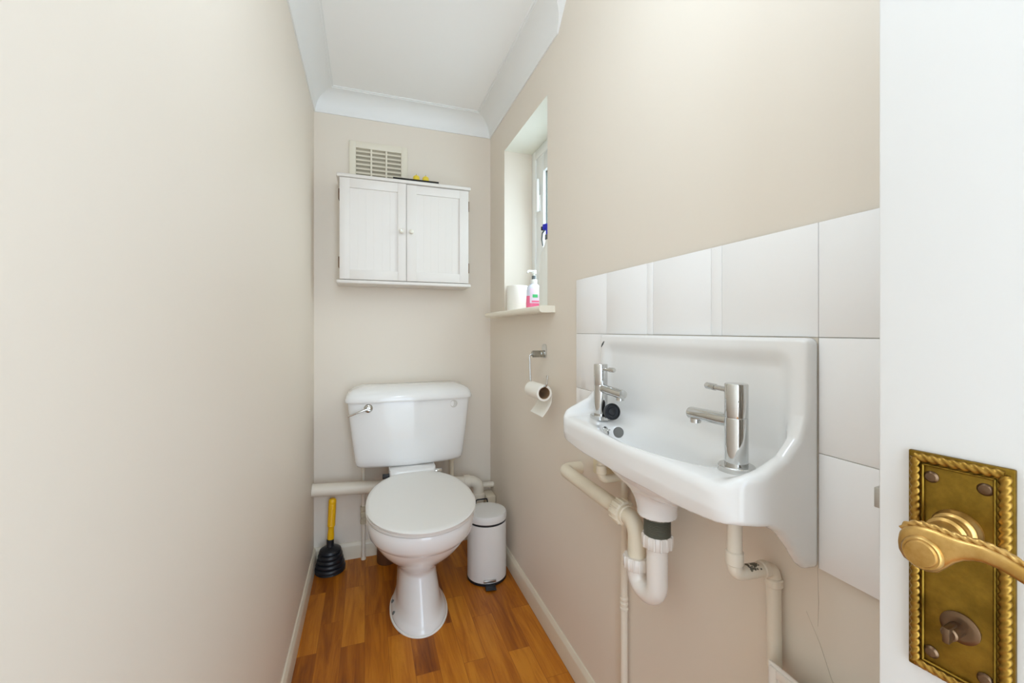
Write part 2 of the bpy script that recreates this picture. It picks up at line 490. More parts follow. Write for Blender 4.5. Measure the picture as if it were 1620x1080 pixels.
# ================================================================== TOILET
CXT = 0.19
toilet = thing('toilet', 'white close-coupled toilet with closed lid against the back wall', 'toilet', (CXT, 1.75, 0))
def egg(yw, yf, yb, hw, z, n=72, pf=2.0, pb=2.4, cx=CXT, tilt=0.0):
    r = []
    for i in range(n):
        t = 2 * pi * i / n
        c, s = cos(t), sin(t)
        if s < 0:
            p = 2 / pf; y = yw - (yw - yf) * abs(s) ** p
        else:
            p = 2 / pb; y = yw + (yb - yw) * abs(s) ** p
        x = cx + hw * math.copysign(abs(c) ** p, c)
        r.append((x, y, z + tilt * (y - yf)))
    return r
bm = BM()
rings = [egg(1.66, 1.500, 1.82, .099, 0.0), egg(1.66, 1.496, 1.83, .103, .004), egg(1.66, 1.497, 1.83, .103, .013), egg(1.665, 1.506, 1.85, .096, .021),
         egg(1.67, 1.513, 1.88, .086, .030), egg(1.675, 1.524, 1.92, .081, .055), egg(1.69, 1.552, 1.95, .077, .09), egg(1.705, 1.580, 1.95, .072, .13),
         egg(1.71, 1.593, 1.95, .072, .152), egg(1.71, 1.592, 1.95, .075, .165), egg(1.705, 1.578, 1.95, .083, .18), egg(1.70, 1.555, 1.95, .095, .20),
         egg(1.68, 1.515, 1.95, .114, .228), egg(1.655, 1.470, 1.95, .136, .26), egg(1.63, 1.428, 1.95, .154, .292),
         egg(1.61, 1.404, 1.95, .165, .318), egg(1.60, 1.395, 1.95, .170, .332), egg(1.60, 1.391, 1.95, .172, .338), egg(1.59, 1.379, 1.95, .179, .345),
         egg(1.58, 1.365, 1.95, .188, .362), egg(1.58, 1.356, 1.95, .193, .39), egg(1.58, 1.353, 1.95, .195, .410),
         egg(1.58, 1.356, 1.94, .193, .418), egg(1.58, 1.366, 1.93, .185, .4215),
         egg(1.58, 1.410, 1.86, .143, .4215), egg(1.58, 1.422, 1.84, .132, .40), egg(1.58, 1.44, 1.82, .118, .34), egg(1.60, 1.50, 1.78, .08, .27)]
loft(bm, rings)
# shelf that carries the cistern
nk = []
for (y0, hw, z) in ((1.875, .085, .18), (1.862, .092, .26), (1.855, .098, .36), (1.852, .1005, .43), (1.853, .1005, .470), (1.859, .099, .4765)):
    ring = []
    for i in range(40):
        t = 2 * pi * i / 40; c, s = cos(t), sin(t)
        ring.append((CXT + hw * math.copysign(abs(c) ** .25, c), 1.935 + (1.935 - y0) * math.copysign(abs(s) ** .25, s), z))
    nk.append(ring)
loft(bm, nk)
bmesh.ops.recalc_face_normals(bm, faces=bm.faces)
pan = obj('pan', bm, M['ceramic'], toilet, autosmooth=50)
# sealant bead round the foot
bm = BM()
path = [Vector(p) for p in egg(1.66, 1.494, 1.83, .105, .002, n=64)]
sweep(bm, path + [path[0]], 0.0042, 8)
obj('sealant_bead', bm, M['bottle'], pan)
# fixing slots low on the left flank of the foot
for (y, z) in ((1.630, .019), (1.695, .022)):
    bm = BM()
    ring = [p for p in egg(1.66, 1.500, 1.83, .0995, z) if p[0] < CXT]
    p = min(ring, key=lambda q: abs(q[1] - y))
    lathe(bm, [(0.0065, -.003), (0.0065, .0012), (0.005, .002)], (p[0] + .001, p[1], p[2]), axis=(-1, -.35, .55), n=16)
    obj('fixing_cap', bm, M['greyp'], pan)

# seat and lid
bm = BM()
S = dict(yw=1.565, pf=2.0, pb=2.25)
rs = [egg(z=.4235, yf=1.352, yb=1.868, hw=.190, **S), egg(z=.426, yf=1.343, yb=1.872, hw=.195, tilt=.03, **S),
      egg(z=.434, yf=1.342, yb=1.872, hw=.196, tilt=.03, **S), egg(z=.437, yf=1.348, yb=1.868, hw=.191, tilt=.03, **S)]
loft(bm, rs)
obj('seat', bm, M['lid'], toilet, autosmooth=40)
bm = BM()
rs = [egg(z=.4385, yf=1.338, yb=1.868, hw=.190, tilt=.035, **S), egg(z=.4400, yf=1.329, yb=1.868, hw=.1945, tilt=.035, **S), egg(z=.4455, yf=1.327, yb=1.868, hw=.196, tilt=.035, **S),
      egg(z=.4495, yf=1.334, yb=1.862, hw=.192, tilt=.035, **S), egg(z=.4515, yf=1.35, yb=1.85, hw=.181, tilt=.035, **S),
      egg(z=.4535, yf=1.41, yb=1.80, hw=.13, tilt=.033, **S), egg(z=.4545, yf=1.50, yb=1.66, hw=.05, tilt=.031, **S)]
loft(bm, rs)
lid = obj('lid', bm, M['lid'], toilet, autosmooth=40)
for sx in (-1, 1):
    bm = BM()
    x = CXT + sx * .108
    lathe(bm, [(.010, -.020), (.011, -.018), (.011, .018), (.010, .020)], (x, 1.885, .452), axis=(1, 0, 0), n=20)
    lathe(bm, [(.013, 0), (.013, .006), (.008, .010), (.008, .03)], (x, 1.885, .4195), n=20)
    obj('hinge', bm, M['rubber' if sx < 0 else 'chrome'], toilet, label='dark hinge' if sx < 0 else None)

# cistern: tapered tank with a bowed front
def tank(z, hw, yf, bow, yb=2.118, n=72, pw=.22, cx=CXT):
    r = []
    ym = (yf + yb) / 2; hy = (yb - yf) / 2
    for i in range(n):
        t = 2 * pi * i / n; c, s = cos(t), sin(t)
        x = hw * math.copysign(abs(c) ** pw, c); y = ym + hy * math.copysign(abs(s) ** pw, s)
        if s < 0: y -= bow * (1 - (x / hw) ** 2)
        r.append((cx + x, y, z))
    return r
bm = BM()
loft(bm, [tank(.4845, .205, 1.985, .028), tank(.4775, .222, 1.965, .032), tank(.480, .234, 1.952, .034), tank(.490, .2395, 1.946, .034), tank(.51, .243, 1.944, .033),
          tank(.60, .2545, 1.940, .029), tank(.70, .2665, 1.937, .025), tank(.772, .274, 1.935, .022)])
bmesh.ops.recalc_face_normals(bm, faces=bm.faces)
cist = obj('cistern', bm, M['ceramic'], toilet, autosmooth=50)
bm = BM()
def lidring(z, g, bow): return tank(z, .284 - g, 1.926 + g, bow, 2.122 - g * .4, pw=.25)
loft(bm, [lidring(.770, .004, .022), lidring(.768, .001, .022), lidring(.772, 0, .022), lidring(.782, .001, .022), lidring(.797, .006, .021), lidring(.810, .016, .019),
          lidring(.819, .032, .016), lidring(.826, .056, .012), lidring(.831, .080, .006)])
obj('cistern_lid', bm, M['ceramic'], toilet, autosmooth=60)
bm = BM()
lathe(bm, [(.019, 0), (.019, .006), (.016, .010), (.010, .012), (.010, .02), (.008, .022)], (0.005, 1.929, .7435), axis=(0, -1, 0), n=28)
sweep(bm, [(0.012, 1.909, .7455), (-.012, 1.906, .740), (-.045, 1.905, .7285), (-.078, 1.908, .716)], [.0055, .005, .004, .0035], 12)
obj('flush_lever', bm, M['chrome'], toilet)
bm = BM()
lathe(bm, [(.0175, 0), (.0175, .004), (.0150, .0055), (.0135, .0035), (.006, .003)], (.380, 1.9275, .7435), axis=(0, -1, 0), n=28)
obj('blanking_plug', bm, mat('pale_grey_plastic', (206, 204, 198), .35), toilet)

# ------------------------------------------------------------------ pipes around the toilet
wp = thing('waste_pipe', 'thick painted waste pipe running along the back wall behind the toilet', 'pipe', (-.2, 2.045, 0))
bm = BM()
pth = round_path([(XL + .001, 2.045, .372), (.20, 2.045, .345), (.528, 2.045, .325), (.528, 2.045, .1925)], .042, 10)
sweep(bm, pth, .0285, 24)
obj('pipe_run', bm, M['pipe'], wp)
for r_, c_, a_ in (([(.0315, 0), (.0325, .002), (.0325, .030), (.0315, .032)], (.452, 2.045, .3295), (1, 0, -.055)),
                   ([(.0315, 0), (.0335, .002), (.0335, .033), (.0315, .036)], (.528, 2.045, .232), (0, 0, 1))):
    bm = BM(); lathe(bm, r_, c_, axis=a_, n=28)
    obj('pipe_collar', bm, M['pipe'], wp)

bm = BM()
sweep(bm, [(.560, 2.075, .290), (.6165, 2.075, .288)], .0135, 16)
tag(obj('small_pipe', bm, M['pipe'], origin=(.59, 2.075, .29)), 'short thin painted pipe entering the right wall beside the waste elbow', 'pipe')
bm = BM()
box(bm, .503, .604, 1.975, 2.117, 0, .19, .006, 2)
box(bm, .566, .616, 2.02, 2.116, .19, .248, .006, 2)
tag(obj('pipe_boxing', bm, M['skirt'], origin=(.55, 2.04, 0)), 'low cream boxing round the pipe in the right back corner behind the bin', 'boxing')

sv = thing('supply_pipe', 'thin painted water pipe with valve rising from floor to cistern underside', 'pipe', (-.017, 2.10, 0))
bm = BM(); sweep(bm, [(-.017, 2.10, 0), (-.017, 2.10, .475)], .0085, 16)
obj('pipe_run', bm, M['pipe'], sv)
bm = BM()
lathe(bm, [(.010, .168), (.0145, .170), (.0145, .190), (.011, .192), (.011, .200), (.0135, .202), (.0135, .222), (.011, .224), (.011, .230), (.0145, .232), (.0145, .250), (.010, .252)], (-.017, 2.10, 0), n=8)
obj('isolating_valve', bm, mat('grubby_valve_paint', (196, 186, 162), .45), sv)
bm = BM()
lathe(bm, [(.010, .442), (.015, .446), (.015, .462), (.0185, .464), (.0185, .477)], (-.017, 2.10, 0), n=8)
obj('cistern_nut', bm, M['pipe_old'], sv)
bm = BM(); lathe(bm, [(.012, 0), (.012, .006), (.009, .012)], (-.017, 2.10, 0), n=16)
obj('floor_collar', bm, M['pipe_old'], sv)

ov = thing('overflow_pipe', 'short cream overflow pipe dropping from the right underside of the cistern', 'pipe', (.396, 2.06, .34))
bm = BM(); sweep(bm, [(.396, 2.06, .478), (.396, 2.06, .352)], .0105, 16)
obj('pipe_run', bm, M['pipe_old'], ov)
bm = BM(); lathe(bm, [(.011, .437), (.016, .440), (.016, .476)], (.396, 2.06, 0), n=12)
obj('nut', bm, M['pipe_old'], ov)
bm = BM()
lathe(bm, [(.044, 0), (.046, .004), (.046, .10), (.040, .115), (.030, .12)], (.088, 2.05, 0), n=32)
tag(obj('soil_connector', bm, M['brown'], origin=(.088, 2.05, 0)), 'brown plastic soil pipe connector on the floor behind the toilet foot', 'pipe')

# ================================================================== PLUNGER
PX, PY = -.158, 2.052
pl = thing('plunger', 'yellow handled plunger with black ribbed rubber cup in the left corner', 'plunger', (PX, PY, 0))
bm = BM()
pr = [(.060, 0.0), (.064, .003)]
for k in range(4):
    z0 = .008 + k * .0185; r0 = .063 - k * .0042
    for q in range(9):
        t = q / 8; pr.append((r0 - .0042 * t + .0035 * sin(pi * t) - .0035 * (q in (0, 8)), z0 + .0185 * t))
pr += [(.0475, .088), (.044, .097), (.030, .106), (.0165, .110), (.0155, .118), (.0155, .140), (.014, .142)]
lathe(bm, pr, (PX, PY, 0), n=48)
obj('rubber_cup', bm, M['rubber'], pl)
bm = BM()
hp = [(.0125, .132), (.0140, .142), (.0145, .160), (.0128, .180), (.0132, .195)]
for k in range(36):
    hp.append((.0158 + (.0010 if k % 2 else 0), .200 + k * .003))
hp += [(.0165, .310), (.0155, .318), (.011, .323), (.004, .3245)]
lathe(bm, hp, (PX - .005, PY, 0), axis=(.045, 0, 1), n=24)
obj('handle', bm, M['yellow'], pl)

# ================================================================== PEDAL BIN
BX, BY = .5, 1.783
pb = thing('pedal_bin', 'small white cylindrical pedal bin standing right of the toilet', 'bin', (BX, BY, 0))
bm = BM(); lathe(bm, [(.084, 0), (.087, .002), (.087, .010), (.084, .0115)], (BX, BY, 0), n=56)
obj('base_ring', bm, M['rubber'], pb)
bm = BM(); lathe(bm, [(.080, .0105), (.0855, .012), (.0855, .247), (.085, .2495), (.081, .2505)], (BX, BY, 0), n=64)
obj('body', bm, M['binwhite'], pb)
bm = BM(); lathe(bm, [(.079, .2500), (.0846, .2505), (.0846, .2600), (.079, .261)], (BX, BY, 0), n=56)
obj('lid_seal', bm, M['rubber'], pb)
bm = BM(); lathe(bm, [(.080, .2585), (.0865, .2595), (.0868, .264), (.0868, .283), (.084, .2885), (.078, .2905), (.060, .2918), (.03, .2925)], (BX, BY, 0), n=64)
obj('lid', bm, M['binwhite'], pb)
bm = BM(); sweep(bm, round_path([(BX - .03, BY + .07, .25), (BX - .03, BY + .088, .275), (BX - .026, BY + .089, .302), (BX + .026, BY + .089, .302), (BX + .03, BY + .088, .275), (BX + .03, BY + .07, .25)], .008, 5), .0032, 10)
obj('lid_hinge', bm, M['rubber'], pb)
# pedal on the side that faces the room
dv = Vector((-.12, -1, 0)).normalized(); sd = Vector((-dv.y, dv.x, 0))
pf = lambda a, b, c: Vector((BX, BY, 0)) + sd * a + dv * b + Vector((0, 0, c))
bm = BM(); boxf(bm, pf, -.022, .022, .078, .1215, .004, .010, .002)
obj('pedal', bm, M['rubber'], pb)
bm = BM(); boxf(bm, pf, -.027, .027, .0835, .0905, .018, .029, .002)
obj('pedal_slot', bm, M['steel'], pb)

# ================================================================== WALL CABINET
cab = thing('wall_cabinet', 'white two door wall cabinet hanging over the toilet', 'cabinet', (.173, 2.0, 1.29))
CY = 1.998
bm = BM()
box(bm, -.112, .460, CY + .0005, YB - .0005, 1.308, 1.763)
obj('carcass', bm, M['cabinet'], cab, smooth=False)
def moulded(bm, x0, x1, y0, z0, z1):
    box(bm, x0, x1, y0, YB - .0005, z0, z1, .005, 3)
bm = BM(); moulded(bm, -.129, .476, 1.982, 1.7632, 1.7795); obj('top_board', bm, M['cabinet'], cab)
bm = BM(); moulded(bm, -.129, .477, 1.982, 1.2925, 1.3085); obj('bottom_board', bm, M['cabinet'], cab)
def door(name, x0, x1, px0, px1, kx, z0, z1):
    bm = BM(); y1, y0 = CY, CY - .0155
    zt, zb = 1.718, 1.354
    box(bm, x0, px0, y0, y1, z0, z1, .0012); box(bm, px1, x1, y0, y1, z0, z1, .0012)
    box(bm, px0 - .001, px1 + .001, y0 + .0003, y1, zt, z1, .0012); box(bm, px0 - .001, px1 + .001, y0 + .0003, y1, z0, zb, .0012)
    w = (px1 - px0) / 6                                   # tongue and groove boards
    for k in range(6):
        box(bm, px0 + k * w, px0 + (k + 1) * w, y0 + .006, y1 - .001, zb - .001, zt + .001, .0005, 1)
    d = obj('door', bm, M['cabinet'], cab)
    bm = BM()
    lathe(bm, [(.0065, 0), (.006, .008), (.0085, .012), (.0105, .017), (.0095, .022), (.005, .0245), (.001, .025)], (kx, y0, 1.538), axis=(0, -1, 0), n=24)
    obj('knob', bm, M['knob'], d)
    return d
dl = door('door', -.116, .1700, -.074, .1320, .1475, 1.3110, 1.7605)
dr = door('door', .1720, .4640, .2170, .4200, .1920, 1.3110, 1.7580)
bm = BM(); lathe(bm, [(.0042, .0), (.0042, .001), (.002, .0014)], (.1475, CY - .0405, 1.540), axis=(0, -1, 0), n=14)
obj('screw_head', bm, M['steel'], dl)
for d, x in ((dl, -.1175), (dr, .4655)):
    for z in (1.385, 1.685):
        bm = BM(); box(bm, x - .002, x + .002, CY - .012, CY + .012, z - .024, z + .024, .0006)
        lathe(bm, [(.0035, -.024), (.0035, .024)], (x, CY - .010, z), n=12)
        obj('hinge', bm, M['bronze'], d)

# things on top of the cabinet
bm = BM(); box(bm, .112, .322, 1.992, 2.105, 1.7798, 1.7845, .0015); box(bm, .112, .322, 1.992, 1.996, 1.7845, 1.7900, .001)
tag(obj('tray', bm, M['dark'], origin=(.217, 2.05, 1.7798)), 'flat dark tray lying on top of the wall cabinet', 'tray')
for i, (x, l) in enumerate(((.222, 'left of the two yellow candles on the cabinet top'), (.266, 'right of the two yellow candles on the cabinet top'))):
    c = thing('candle', l, 'candle', (x, 2.04, 1.7845), 'candles on the cabinet')
    bm = BM(); lathe(bm, [(.014, .0), (.0155, .002), (.0155, .030), (.013, .036), (.006, .040), (.002, .044)], (x, 2.04, 1.7848), n=24)
    obj('wax', bm, M['wax'], c)
    bm = BM(); sweep(bm, [(x, 2.04, 1.828), (x, 2.04, 1.833)], .0007, 6)
    obj('wick', bm, M['dark'], c)
bm = BM(); box(bm, .290, .320, 2.03, 2.06, 1.7848, 1.806, .003)
tag(obj('small_box', bm, M['boxcream'], origin=(.305, 2.045, 1.7848)), 'tiny cream box beside the candles on the cabinet top', 'box')

# ================================================================== AIR VENT
av = thing('air_vent', 'square cream louvred vent on the back wall partly behind the cabinet', 'vent', (.055, YB, 1.86))
VX0, VX1, VZ0, VZ1 = -.082, .188, 1.716, 1.986
bm = BM()
ix0, ix1, iz0, iz1 = -.051, .157, 1.748, 1.954
box(bm, VX0, ix0, 2.118, YB - .0005, VZ0, VZ1, .003); box(bm, ix1, VX1, 2.118, YB - .0005, VZ0, VZ1, .003)
box(bm, ix0 - .003, ix1 + .003, 2.1183, YB - .0005, iz1, VZ1, .003); box(bm, ix0 - .003, ix1 + .003, 2.1183, YB - .0005, VZ0, iz0, .003)
for k in (1, 2):
    x = ix0 + (ix1 - ix0) * k / 3; box(bm, x - .004, x + .004, 2.1185, 2.128, iz0, iz1, .001)
obj('frame', bm, M['vent'], av)
bm = BM(); box(bm, ix0 - .002, ix1 + .002, 2.1285, YB - .0004, iz0 - .002, iz1 + .002)
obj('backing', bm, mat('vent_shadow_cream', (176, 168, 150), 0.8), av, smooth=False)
nl = 10
for k in range(nl):
    z = iz1 - (k + .5) * (iz1 - iz0) / nl
    bm = BM()
    loft(bm, [[(x, 2.1188, z - .0095), (x, 2.1205, z - .0098), (x, 2.1282, z + .0015), (x, 2.1262, z + .0020)] for x in (ix0, ix1)])
    bmesh.ops.recalc_face_normals(bm, faces=bm.faces)
    obj('louvre', bm, M['vent'], av, smooth=False)

# ================================================================== HAND BASIN
BYC, BHW = .700, .280
PU = [(-.02, 1.073), (.024, 1.073), (.029, 1.068), (.030, 1.05), (.0305, 1.0), (.034, .962), (.046, .931), (.070, .908), (.105, .892), (.138, .882), (.155, .871), (.160, .854), (.158, .828), (.150, .803)]
LO = [(.150, .803), (.125, .803), (.100, .800), (.075, .789), (.055, .772), (.040, .752), (.030, .744), (.012, .742), (-.02, .742)]
POLY = np.array(PU + LO[1:])
def sd_poly(px, py, P):
    d = np.full(px.shape, 1e9); s = np.ones(px.shape)
    n = len(P)
    for i in range(n):
        a = P[i]; b = P[(i - 1) % n]
        e = b - a; wx, wy = px - a[0], py - a[1]
        t = np.clip((wx * e[0] + wy * e[1]) / (e @ e), 0, 1)
        d = np.minimum(d, (wx - e[0] * t) ** 2 + (wy - e[1] * t) ** 2)
        c1 = py >= a[1]; c2 = py < b[1]; c3 = e[0] * wy > e[1] * wx
        fl = (c1 & c2 & c3) | (~c1 & ~c2 & ~c3)
        s = np.where(fl, -s, s)
    return s * np.sqrt(d)
def basin_sdf(x, y, z):
    u = XR - x; yy = np.abs(y - BYC)
    k = np.clip((yy - .12) / .16, 0, 1) ** 2
    zz = np.where(z < .845, z - .020 * k * np.clip((.845 - z) / .04, 0, 1) * np.clip((u - .05) / .05, 0, 1), z)
    prof = sd_poly(u, zz, POLY) 
    # plan: rounded front corners
    r = .062
    qx = u - .160 + r; qy = yy - BHW + r
    plan = np.sqrt(np.maximum(qx, 0) ** 2 + np.maximum(qy, 0) ** 2) + np.minimum(np.maximum(qx, qy), 0) - r
    side = yy - BHW
    plan = np.maximum(plan, side)
    O = smax(prof, plan, .012)
    # bowl, hull and outlet boss
    b = np.sqrt(((u - .080) / .056) ** 2 + ((y - BYC) / .158) ** 2 + ((z - .872) / .104) ** 2)
    B = (b - 1) * .056
    cyl = np.maximum(np.sqrt((u - .064) ** 2 + (y - BYC) ** 2) - .040 - .10 * np.clip(z - .725, 0, .1), np.abs(z - .78) - .068)
    e = np.sqrt(((u - .078) / .076) ** 2 + ((y - BYC) / .185) ** 2 + ((z - .850) / .098) ** 2)
    H = np.maximum(smin(B - .012, (e - 1) * .076, .01), z - .866)
    H = smin(H, cyl, .022)
    S = smin(O, H, .012)
    # scoop above the deck, then the bowl
    I = rbox(np.abs(u - .150) - .129, yy - .257, np.abs(z - .9615) - .0905, .030)
    S = smax(S, -I, .014)
    S = smax(S, -B, .026)
    # hollow underneath, round the hull
    v1 = rbox(np.abs(u - .04) - .1035, yy - .264, np.abs(z - .70) - .150, .03)
    S = smax(S, -smax(v1, -H, .010), .006)
    w = np.maximum(np.sqrt((u - .064) ** 2 + (y - BYC) ** 2) - .018, np.abs(z - .76) - .12)
    S = smax(S, -w, .006)
    return np.maximum(S, -(u - .0088))
basin = thing('wash_basin', 'white ceramic hand basin with high back and two chrome taps on the right wall', 'basin', (XR - .07, BYC, .697))
me = surface_nets('basin_body', basin_sdf, (.445, .410, .688), (.619, .990, 1.082), .0026, 3)
bb = obj('basin_body', me, M['ceramic'], basin, autosmooth=None)
# overflow hole and chain stay on the far end wall of the bowl, chip by the top corner
def basin_hit(p, d):
    p = Vector(p); d = Vector(d).normalized()
    for _ in range(200):
        f = float(basin_sdf(np.array(p.x), np.array(p.y), np.array(p.z)))
        if f < .0004: break
        p = p + d * max(f * .5, .0003)
    return p
def basin_n(p):
    e = .002
    g = Vector([float(basin_sdf(*(np.array(c) for c in (p + Vector(a) * e)))) - float(basin_sdf(*(np.array(c) for c in (p - Vector(a) * e)))) for a in ((1, 0, 0), (0, 1, 0), (0, 0, 1))])
    return g.normalized()
p = basin_hit((.556, .72, .845), (0, 1, 0)); n = basin_n(p)
bm = BM(); lathe(bm, [(.0118, -.004), (.0124, .0010), (.0112, .0015), (.0106, .0007), (.001, .0007)], p, axis=n, n=28)
obj('overflow_hole', bm, mat('overflow_grey', (120, 120, 118), .45, metal=.4), basin)
p = basin_hit((.527, .72, .848), (0, 1, 0)); n = basin_n(p)
bm = BM(); lathe(bm, [(.0110, -.003), (.0110, .002), (.007, .0045), (.003, .005)], p, axis=n, n=24)
a_, u_, v_ = frame(n)
sweep(bm, [p + n * .004 + u_ * (.006 * cos(t)) + n * (.007 * sin(t)) for t in [pi * k / 10 for k in range(11)]], .0013, 8)
obj('chain_stay', bm, M['chrome'], basin)
bm = BM(); lathe(bm, [(.024, 0), (.024, .003), (.019, .004), (.017, .001), (.004, .0)], (XR - .064, BYC, .768), n=28)
obj('waste_grate', bm, M['chrome'], basin)
p = basin_hit((.5, .962, 1.048), (1, 0, 0))
bm = BM(); sweep(bm, [p + Vector((-.0004, -.007, .007)), p + Vector((-.0004, .000, -.001)), p + Vector((-.0004, .006, -.008))], [.0010, .0019, .0007], 8)
obj('chip_mark', bm, M['mark'], basin)

# taps -------------------------------------------------------------
DECK = basin_hit((.5315, .489, .95), (0, 0, -1)).z + .0006
DECK2 = basin_hit((.541, .896, .95), (0, 0, -1)).z + .0006

def make_tap(label, loc):
    t = thing('tap', label, 'tap', loc, 'basin taps')
    L = Vector(loc)
    bm = BM(); lathe(bm, [(.0245, -.003), (.0262, -.002), (.0262, .0065), (.0245, .008), (.018, .0083)], L, n=48)
    obj('base_flange', bm, M['chrome'], t)
    bm = BM(); lathe(bm, [(.0160, .006), (.0165, .008), (.0165, .0795), (.0160, .0802)], L, n=48)
    obj('tap_body', bm, M['chrome'], t)
    bm = BM(); lathe(bm, [(.0158, .0800), (.0165, .0812), (.0165, .130), (.0155, .1315), (.004, .1318)], L, n=48)
    hd = obj('tap_head', bm, M['chrome'], t)
    bm = BM(); lathe(bm, [(.0042, .012), (.0042, .040), (.0056, .0405), (.0056, .058), (.004, .0605)], L + Vector((0, 0, .119)), axis=(0, 1, .04), n=20)
    obj('tap_lever', bm, M['chrome'], hd)
    bm = BM()
    ax = Vector((0, 1, -.035)).normalized()
    lathe(bm, [(.0106, .010), (.0106, .093), (.0098, .0955), (.006, .0965)], L + Vector((0, 0, .073)), axis=ax, n=28)
    lathe(bm, [(.0088, 0), (.0088, .007), (.0072, .0075)], L + Vector((0, .0835, .0552)), n=24)
    obj('spout', bm, M['chrome'], t)
    return t
tapn = make_tap('chrome tap nearest the door, at the right end of the basin', (.5315, .489, DECK))
def dup(root, loc, rot, label):
    r = root.copy(); COL.objects.link(r); r.location = loc; r.rotation_euler = (0, 0, rot); r['label'] = label
    for ch in list(root.children):
        c = ch.copy(); COL.objects.link(c); c.parent = r
        for g in list(ch.children):
            d = g.copy(); COL.objects.link(d); d.parent = c
    return r
dup(tapn, (.541, .896, DECK2), pi, 'chrome tap at the far end of the basin beside the black plug')

bm = BM()
lathe(bm, [(.0165, -.0065), (.0185, -.005), (.0195, .003), (.0195, .005), (.0165, .0065), (.0155, .0045), (.0095, .004), (.0085, .0055), (.003, .006)], (.5490, .860, DECK2 + .0205), axis=(-.25, -1, .22), n=36)
tag(obj('sink_plug', bm, M['rubber'], origin=(.549, .862, DECK)), 'round black rubber sink plug leaning against the far tap', 'plug')

# trap and waste ---------------------------------------------------
TXC, TY1, TY2 = .553, .700, .768
tr = thing('bottle_trap', 'white plastic U-bend trap and cream waste pipe hanging under the basin', 'trap', (TXC, TY1, .53))
tr.name = 'sink_trap'; ORG[tr.name] = Vector((TXC, TY1, .53))
bm = BM()
th = [(.031, .716), (.031, .709), (.024, .7085)]
z = .706
while z > .668: th += [(.0262, z), (.0240, z - .0016)]; z -= .0032
lathe(bm, [(r, h) for r, h in th], (TXC, TY1, 0), n=36)
obj('waste_thread', bm, M['thread'], tr)
def nut(name, c, axis, r, h, m, nn=14):
    bm = BM()
    md = lambda t, q: 1 + (.07 if (t * nn / (2 * pi)) % 1 < .28 else 0)
    lathe(bm, [(r * .92, -h / 2), (r, -h / 2 + .002), (r, h / 2 - .003), (r * .93, h / 2)], c, axis, n=140, mod=md)
    return obj(name, bm, m, tr, autosmooth=50)
nut('compression_nut', (TXC, TY1, .661), (0, 0, 1), .0285, .026, M['pvc'])
nut('compression_nut', (TXC, TY2, .583), (0, 0, 1), .0270, .026, M['pvc'])
nut('compression_nut', (TXC, .824, .668), (0, 1, 0), .0270, .030, M['pipe_old'])
bm = BM()
sweep(bm, round_path([(TXC, TY1, .652), (TXC, TY1, .538), (TXC, TY2, .538), (TXC, TY2, .59)], .0339, 14), .0205, 28)
obj('u_bend', bm, M['pvc'], tr)
bm = BM()
sweep(bm, round_path([(TXC, TY2, .58), (TXC, TY2, .668), (TXC, .835, .668)], .030, 12), .0190, 28)
lathe(bm, [(.019, 0), (.0215, .002), (.0215, .010), (.019, .012)], (TXC, .800, .668), axis=(0, 1, 0), n=28)
obj('swan_neck', bm, M['pipe_old'], tr)
bm = BM()
sweep(bm, round_path([(TXC, .825, .668), (TXC + .004, 1.135, .666), (XR - .0005, 1.135, .666)], .026, 10), .0185, 28)
obj('waste_run', bm, M['pipe_old'], tr)

# supply pipes -----------------------------------------------------
fp = thing('supply_pipe', 'thin cream water pipe dropping from the far tap to the floor', 'pipe', (.600, .889, 0))
bm = BM()
sweep(bm, round_path([(.548, .905, .83), (.548, .905, .715), (.600, .900, .715)], .016, 8), .0100, 18)
lathe(bm, [(.0105, 0), (.0130, .002), (.0130, .022), (.0105, .024)], (.548, .905, .728), n=20)
obj('elbow_pipe', bm, M['pipe_old'], fp)
bm = BM(); sweep(bm, [(.6035, .889, 0), (.6035, .889, .735)], .0088, 18)
for z in (.39, .402, .414): lathe(bm, [(.0088, 0), (.0105, .002), (.0105, .006), (.0088, .008)], (.6035, .889, z), n=20)
obj('pipe_run', bm, M['pipe'], fp)
np_ = thing('supply_pipe', 'white elbowed water pipe dropping from the near tap into the cover box', 'pipe', (.604, .48, .58))
bm = BM()
sweep(bm, round_path([(.528, .489, .83), (.528, .489, .714), (.6015, .484, .712), (.6015, .482, .56)], [.013, .015], 8), .0108, 22)
obj('pipe_run', bm, M['pipe'], np_)
bm = BM()
lathe(bm, [(.0110, 0), (.0130, .002), (.0130, .022), (.0110, .024)], (.528, .489, .794), n=24)
obj('pipe_collar', bm, M['pipe_old'], np_)
for pr_, c_, a_ in (([(.0110, 0), (.0127, .002), (.0127, .020), (.0110, .022)], (.528, .489, .728), (0, 0, 1)),
                    ([(.0110, 0), (.0127, .002), (.0127, .010), (.0110, .012)], (.577, .486, .7125), (1, -.04, 0)),
                    ([(.0110, 0), (.0127, .002), (.0127, .012), (.0110, .014)], (.6015, .483, .684), (0, 0, 1))):
    bm = BM(); lathe(bm, pr_, c_, axis=a_, n=24)
    obj('pipe_collar', bm, M['pipe'], np_)
bm = BM()
random.seed(9)
for k in range(46):
    tt = random.random(); a = random.uniform(-.5, .9)
    c = Vector((.548 + .020 * tt, .4878 - .003 * tt, .7135))
    o_ = Vector((0, -sin(a), cos(a))) * .01065
    lathe(bm, [(random.uniform(.0012, .0032), -.0004), (.0010, .0003)], c + o_, axis=o_, n=7)
obj('peeling_patch', bm, M['thread'], np_)
bm = BM()
box(bm, .574, .579, .19, .471, .002, .585, .002, 2)
for q in ((.455, .467, .03, .581), (.20, .212, .03, .581)): box(bm, .5705, .576, q[0], q[1], q[2], q[3], .0015)
box(bm, .5705, .576, .212, .455, .569, .581, .0015); box(bm, .5705, .576, .212, .455, .03, .042, .0015)
